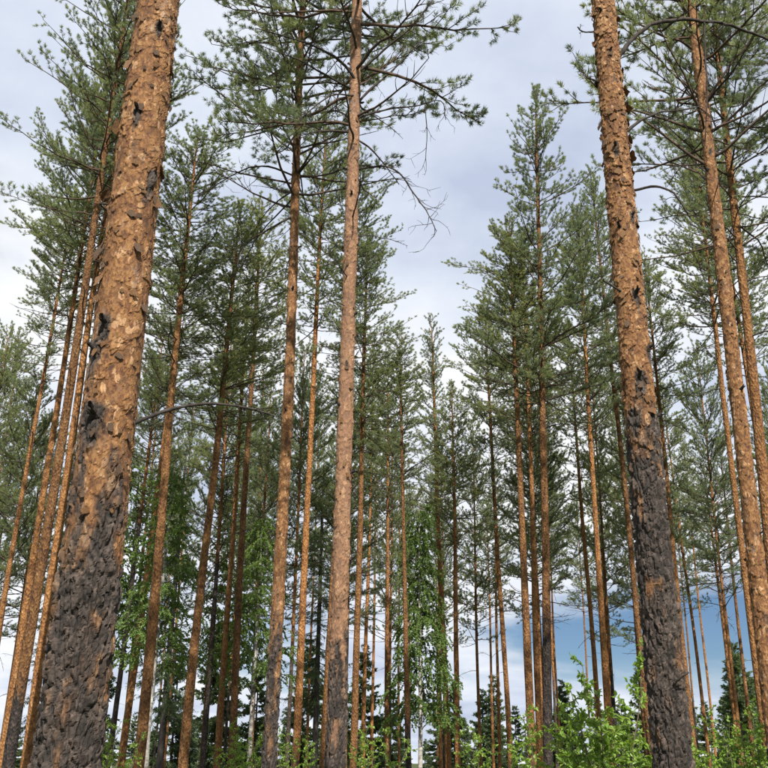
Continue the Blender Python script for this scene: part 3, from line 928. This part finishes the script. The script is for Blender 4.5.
# x, y, lean, diameter, height, crown base, crown kind, crown width, bark turns orange at, dead limbs, label
ROWS = [
    (-6.79, 19.34, .0186, .285, 22, 12.4, 1, 1.1, 2.6, 18, 'pine left of the nearest trunk with dead curved limbs reaching to the left edge'),
    (-7.45, 22.1, .0181, .28, 21, 12.8, 2, 1, 1.2, 8, 'orange pine trunk pressed close against the left side of the nearest trunk'),
    (-8.79, 24.39, .0192, .262, 21, 12.4, 3, 1, .5, 6, 'orange pine near the lower left corner, second trunk in from the left edge'),
    (-12.0, 31.27, .0286, .25, 21, 13.6, 2, 1, .5, 5, 'slim orange pine cut by the left edge, leftmost of all trunks'),
    (-5.01, 21.8, .0026, .315, 16.9, 10.6, 2, 1.1, .3, 8, 'bright orange pine just right of the nearest trunk, front one of a close pair'),
    (-6.91, 28.2, .03, .28, 17.0, 11.0, 1, 1, .3, 6, 'rear trunk of the close orange pair right of the nearest trunk'),
    (-8.23, 31.81, .0285, .225, 15.7, 8.9, 6, 1, 9, 6, 'thin dark pine showing between the nearest trunk and the orange pair'),
    (-4.29, 23.0, .0243, .288, 15.4, 9.2, 4, 1.05, .3, 7, 'orange pine with a smooth clean trunk standing alone right of the orange pair'),
    (-5.71, 34.21, -.0045, .225, 16.9, 10.2, 6, 1, 8, 5, 'thin brown pine directly right of the lone smooth orange trunk'),
    (-4.6, 29.68, .003, .255, 16.3, 10.1, 5, 1.1, .5, 6, 'slender pine in the left group, thinner neighbour of a straight brown pine'),
    (-3.79, 26.98, -.0069, .27, 18.1, 11.4, 2, 1, .4, 7, 'straight brown pine midway between the lone orange trunk and the dark reddish pine'),
    (-5.6, 45.53, -.0191, .215, 20, 12.4, 5, 1, 7, 4, 'very thin dark pine just left of the dark reddish trunk'),
    (-2.21, 26.98, .0108, .268, 21.2, 13.2, 0, 1, 1.6, 9, 'narrow knobbly pine between the dark reddish trunk and the pale central trunk'),
    (-1.47, 26.86, .0266, .275, 19.9, 12.4, 2, .95, .8, 5, 'reddish pine mostly hidden behind the left edge of the pale central trunk'),
    (-.77, 29.08, .0097, .265, 18.1, 11.2, 4, 1.05, .4, 7, 'orange pine close on the right of the pale central trunk'),
    (-.66, 41.17, .0089, .225, 19, 12.2, 2, .95, .4, 4, 'thin red-brown pine, second to the right of the pale central trunk'),
    (-.36, 49.99, -.0012, .195, 18.5, 12.2, 5, 1, 1, 3, 'hair-thin far pine left of the drooping bright green birch'),
    (.28, 34.43, -.0088, .228, 15.6, 10.0, 6, 1, .2, 4, 'bare golden pine trunk on the left side of the drooping bright green birch'),
    (.86, 29.0, -.0261, .205, 14.6, 9.4, 5, 1.05, 2.5, 6, 'grey-brown pine standing right in front of the drooping green birch'),
    (2.27, 34.67, -.0265, .27, 17.5, 9.9, 5, .95, .5, 8, 'slim pine with thin spire top poking into the open sky gap'),
    (2.59, 44.19, -.0027, .19, 16.8, 10.1, 5, .9, .8, 3, 'very thin golden pine close left of the foot of the spire-topped pine'),
    (2.5, 33.7, -.0012, .245, 14.4, 8.6, 4, .95, 1, 7, 'slim pine right of the spire-topped pine with short bare side limbs'),
    (5.93, 54.85, -.0009, .2, 15.6, 9.0, 6, 1, .6, 3, 'far thin pine, left one of two under the small round crown at centre right'),
    (5.3, 46.62, .0097, .206, 15, 8.6, 6, 1.05, .6, 3, 'far thin pine, right one of two under the small round crown at centre right'),
    (4.4, 35.38, -.0247, .245, 18.8, 10.7, 2, 1, 1.4, 6, 'thin brown pine left of the tight row of three trunks'),
    (3.84, 26.28, -.0042, .29, 17.0, 10.6, 1, 1, .8, 7, 'orange-brown pine, leftmost of the tight row of three trunks'),
    (4.69, 30.75, .0079, .26, 18.2, 11.4, 2, 1, .3, 5, 'pale orange pine in the middle of the tight row of three trunks'),
    (4.09, 25.73, .0277, .31, 21.3, 11.0, 4, 1.25, 5.0, 7, 'pine with full pointed crown and dark lower trunk, rightmost of three in a row'),
    (7.44, 35.37, -.0116, .245, 17.5, 10.5, 6, 1.1, .2, 5, 'pale orange pine above the leafy bush, left of its redder neighbour'),
    (6.61, 30.31, .0088, .272, 19.7, 11.6, 3, .9, .2, 6, 'redder pine rising behind the leafy bush, thicker of the two there'),
    (8.39, 32.14, -.0266, .275, 22.4, 13.8, 2, 1.05, .2, 6, 'slim orange pine slanting behind the left edge of the sturdy right trunk'),
    (9.94, 33.19, -.0049, .262, 19.5, 12.6, 0, 1, .2, 6, 'slim orange pine beside the right edge of the sturdy dark-based trunk'),
    (13.64, 43.39, -.03, .2, 18.8, 11.4, 2, .95, 1.2, 4, 'thin straight far pine second to the right of the sturdy dark-based trunk'),
    (13.94, 40.54, -.0176, .235, 13.4, 8.3, 6, 1.15, .2, 4, 'far tan pine with small airy crown in the gap at right'),
    (15.34, 43.25, .0075, .22, 15.6, 9.2, 5, 1.1, .2, 4, 'far tan pine close left of the rough pine at the right edge'),
    (6.95, 17.97, .03, .30, 22, 11.0, 0, 1.2, 1.2, 10, 'knotty brown pine standing behind the rough right-edge pine, upper part reaching the corner'),
    (11.64, 28.36, -.03, .28, 21, 13.0, 3, 1, .6, 6, 'slim pine at the right edge behind the knotty brown pine'),
    (9.85, 26.74, .0009, .268, 21, 13.2, 1, 1, 1., 6, 'brown pine crossing behind the foot of the rough right-edge pine'),
]
for i, (x, y, le, D, H, zb, var, rx, wz, nd, lab) in enumerate(ROWS):
    pine(x, y, le, D, H, zb, var, rx, wz, lab, G, 100 + i * 3, dead=nd)

# pines deeper in the stand that only show as foliage and slivers of trunk
FAR = [(-16.5, 41, 19.5), (-13.2, 45, 18.5), (-17.8, 55, 19), (-11.5, 52, 18), (-9.5, 39, 17.5), (-7.2, 58, 19.5), (-13.5, 63, 19), (-3.6, 52, 18.8), (-2.4, 60, 19),
       (-3.1, 40, 17.5), (1.6, 58, 17), (3.4, 62, 17.5), (7.9, 47, 17.5), (9.6, 56, 19), (10.9, 43, 18.5), (12.5, 62, 18), (16.9, 53, 18.5), (19.6, 47, 18), (18.2, 60, 17), (21.5, 52, 19), (-15.0, 36, 17.5), (-10.3, 34, 16), (-9.0, 44, 18), (-6.4, 38, 16.5), (-6.9, 47, 17.5), (-4.6, 44, 17), (-4.4, 36, 15.5), (-2.9, 33, 15.5),
       (-1.7, 45, 17.5), (-1.2, 36, 15.5), (.4, 43, 16), (.9, 50, 16), (4.0, 42, 16), (3.1, 50, 16), (6.3, 40, 17), (5.6, 36, 18), (8.6, 38, 17.5), (9.2, 34, 17.5), (12.4, 36, 17), (12.2, 48, 17), (15.6, 37, 17), (17.9, 41, 17), (11.2, 50, 18), (-12.6, 33.5, 14.5), (-14.2, 39.5, 15), (-17.6, 45, 16), (-12.4, 41, 14)]
ANCH = sorted([(-1.67 / 5.59, 'the nearest trunk'), (-5.01 / 21.8, 'the front orange pair trunk'), (-4.29 / 23, 'the lone smooth orange trunk'), (-3.79 / 26.98, 'the straight brown pine'),
               (-1.61 / 15.45, 'the dark reddish trunk'), (-.52 / 11.5, 'the pale central trunk'), (1.0 / 33.71, 'the pine before the birch'), (2.27 / 34.67, 'the spire-topped pine'),
               (4.09 / 25.73, 'the row of three trunks'), (6.61 / 30.31, 'the pine behind the leafy bush'), (2.35 / 8.54, 'the sturdy dark-based trunk'), (4.54 / 11.94, 'the rough right-edge pine')])
NTH = ['first', 'second', 'third', 'fourth', 'fifth', 'sixth', 'seventh', 'eighth', 'ninth']


def far_labels(pts, what):
    lab = {}
    for k in range(len(ANCH) + 1):
        lo, hi = (ANCH[k - 1][0] if k else -9), (ANCH[k][0] if k < len(ANCH) else 9)
        inside = sorted((x / y, x, y) for x, y, H in pts if lo <= x / y < hi)
        if k == 0:
            inside = inside[::-1]
        for q, (a, x, y) in enumerate(inside):
            lab[(x, y)] = '%s, %s one %s of %s' % (what, NTH[q], 'right' if k else 'left', ANCH[max(0, k - 1)][1])
    return lab


FLAB = far_labels(FAR, 'far slender pine')
for i, (x, y, H) in enumerate(FAR):
    pine(x, y, 0, .175, H, H * (.58 if i < 20 else .40), [2, 5, 6, 0, 1][i % 5], 1. if i < 20 else 1.1, .8 if i % 3 else 5, FLAB[(x, y)], 'far pines deep in the stand', 300 + i * 3, dead=3)
SIDE = [(-10.6, 17.5, 21, 11.5, 'off-side pine whose needled boughs reach in over the left edge'),
        (9.6, 16.0, 21.5, 11.5, 'off-side pine whose needled boughs fill the upper right corner'),
        (14.0, 25.0, 21, 11.5, 'pine beyond the right edge with boughs showing halfway up')]
for i, (x, y, H, zb, lab) in enumerate(SIDE):
    pine(x, y, 0, .27, H, zb, [1, 3, 0][i], 1.1, 1.5, lab, G, 400 + i, dead=6)


# ------------------------------------------------------------------ spruces, birches, saplings
def spruce(x, y, H, zb, var, rx, label, group, D=.18, seed=0):
    root = root_at('spruce_tree', x, y, 0, label, 'tree', group)
    me, _ = trunk_mesh(700 + seed, D, H, 50, None, .02)
    me.materials[0] = M_SPRUCEBARK
    link('trunk', me, root)
    c, w, L = SPRUCES[var]
    cr = put('crown', c, root, (0, 0, zb), (0, 0, seed * 1.3), (rx, rx, (H + .1 - zb) / L))
    put('limbs', w, cr)


spruce(-7.3, 35.0, 12.5, 3.0, 0, 1.0, 'dark spruce with drooping boughs between the orange pair and the lone orange trunk', 'spruces', .24, 1)
spruce(-2.4, 38.5, 13.0, 3.6, 0, .95, 'dark drooping spruce between the dark reddish trunk and the pale central trunk', 'spruces', .22, 2)
spruce(-12.0, 37.0, 12.0, 3.0, 1, .9, 'dark spruce glimpsed beside the left corner trunks', 'spruces', .22, 3)
rng = np.random.default_rng(77)
for i in range(64):
    a = R(-26 + 52 * ((i + rng.random()) / 64) ** .75); d = rng.uniform(66, 105); x, y = d * math.sin(a), d * math.cos(a)
    right = max(0, a / R(24))
    H = rng.uniform(3.2, 5.4) + 4.6 * right * rng.uniform(.4, 1)
    spruce(round(x, 1), round(y, 1), H, .3, 2 + i % 2, rng.uniform(.85, 1.25) * H / 7, 'small far spruce in the low distant tree line', 'young spruces of the distant tree line', .12, 10 + i)

UNDER = [(-13.5, 48, 8.5), (-9.9, 50, 7), (-8.6, 55, 9), (-6.2, 52, 6.5), (-4.0, 57, 8), (-2.2, 49, 6), (-.9, 56, 7.5), (.6, 60, 6), (3.9, 55, 5.5), (6.6, 60, 6.5), (10.2, 58, 6), (14.6, 57, 7.5), (17.0, 49, 7), (19.5, 56, 8)]
ULAB = far_labels(UNDER, 'young far spruce')
for i, (x, y, H) in enumerate(UNDER):
    spruce(x, y, H, .3, 2 + i % 2, H / 7 * .95, ULAB[(x, y)], 'young spruces of the far understorey', .12, 90 + i)

BC, BL = birch_crown(41, 10.2, 2.6, 1.35)
BC2, BL2 = birch_crown(42, 11.0, 4.2, 1.5, .066, 44, .75)


def birch(x, y, var, s, label, rz, D=.13):
    root = root_at('birch_tree', x, y, 0, label, 'tree', 'birches')
    H = (10.4, 11.2)[var] * s
    me, _ = trunk_mesh(800 + int(rz * 10), D, H, 50, None, .03)
    me.materials[0] = M_BIRCHBARK
    link('trunk', me, root)
    cr = put('crown', (BC, BC2)[var], root, (0, 0, 0), (0, 0, rz), (s, s, s))
    put('limbs', (BL, BL2)[var], cr)


birch(1.16, 30.7, 0, .90, 'bright green drooping birch among thin pines right of centre', .5)
birch(-5.55, 25.2, 1, .80, 'light green young birch whose leaves fringe the orange pair of pines', 1.2)
birch(-9.4, 37.0, 1, 1.1, 'light green birch showing just right of the nearest trunk', 2.0)
birch(-3.75, 30.2, 1, .78, 'small leafy birch between the straight brown pine and the dark reddish trunk', 4.0)
birch(-6.1, 40.0, 1, 1.08, 'green leafy birch seen behind the straight brown pine left of centre', 3.1)

SAP = [sapling(51, 2.7, .95, 8, .062, 1.25), sapling(52, 2.3, .8, 6, .055, 1.1), sapling(53, 1.9, .7, 5, .055, 1.)]


def bush(x, y, var, s, label, rz=0., group='leafy bushes of the undergrowth'):
    root = root_at('leafy_bush', x, y, 0, label, 'bush', group)
    f, st = SAP[var]
    c = put('stems', st, root, (0, 0, 0), (0, 0, rz), (s, s, s))
    put('foliage', f, root, (0, 0, 0), (0, 0, rz), (s, s, s))


bush(2.25, 10.2, 0, 1.0, 'bright green leafy bush left of the sturdy dark-based trunk, tallest of the bushes', .3)
bush(1.75, 10.9, 1, .95, 'low bright bush at the left foot of the tallest bush', 1.1)
bush(2.85, 11.6, 1, 1.0, 'bright bush close behind the left side of the sturdy dark-based trunk', 2.4)
bush(4.6, 12.8, 1, .98, 'green bush in the lower right corner beside the rough pine', 1.9)
bush(5.3, 13.6, 2, 1.15, 'small bush at the right edge of the lower right corner', .7)
bush(4.1, 15.2, 2, 1.05, 'low bush between the sturdy trunk and the lower right corner', 2.9)
bush(1.55, 15.5, 1, .92, 'low bush at the bottom, left of the tight row of three trunks', .2)
bush(-.1, 18.0, 1, 1.0, 'dark green bush right of the foot of the pale central trunk', 1.5)
bush(-4.3, 17.0, 2, 1.05, 'small bush right of the nearest trunk\'s foot at the bottom edge', .9)
bush(-1.6, 20.0, 1, .95, 'low bush between the dark reddish trunk and the pale central trunk', 5.2)
bush(6.9, 19.0, 0, .95, 'wide green bush behind the lower right corner bushes', 4.4)
bush(5.6, 18.0, 0, .9, 'green bush right of the sturdy trunk, behind its low neighbour', 5.0)
bush(3.6, 18.0, 0, .9, 'bush behind the tallest bush, in line with the sturdy trunk', 5.6)
bush(-5.7, 21.0, 1, 1.0, 'small bush between the orange pair and the lone smooth orange trunk', 2.5)
bush(-6.9, 25.0, 0, .9, 'bush behind the foot of the orange pair', 1.0)
bush(-3.5, 26.0, 0, .92, 'bush at the foot of the straight brown pine', 4.7)
bush(-2.6, 23.0, 1, 1.0, 'small bush left of the dark reddish trunk at the bottom edge', 3.3)


def build_cover():
    rng = np.random.default_rng(5)
    n = 5000
    r = np.sqrt(rng.uniform(2, 45 ** 2, n)); a = rng.uniform(R(-40), R(40), n)
    x, y = r * np.sin(a), r * np.cos(a)
    O = np.stack([x, y, ground_z(x, y) + rng.uniform(0, .22, n)], -1)
    O = np.repeat(O, 3, 0) + rng.normal(0, .05, (3 * n, 3)) * np.array([1, 1, .4])
    D = nrm(rng.normal(0, .8, (3 * n, 3)) + np.array([0, 0, .5]))
    V, F = leaves(O, D, rng.uniform(.04, .10, 3 * n), rng)
    tag(link('ground_cover', make_mesh('ground_cover', V, F, M_COVER, False, {'tint': np.repeat(rng.random(3 * n), 6)})),
        'low heath and bilberry leaves covering the forest floor', 'ground cover', None, 'stuff')


build_cover()
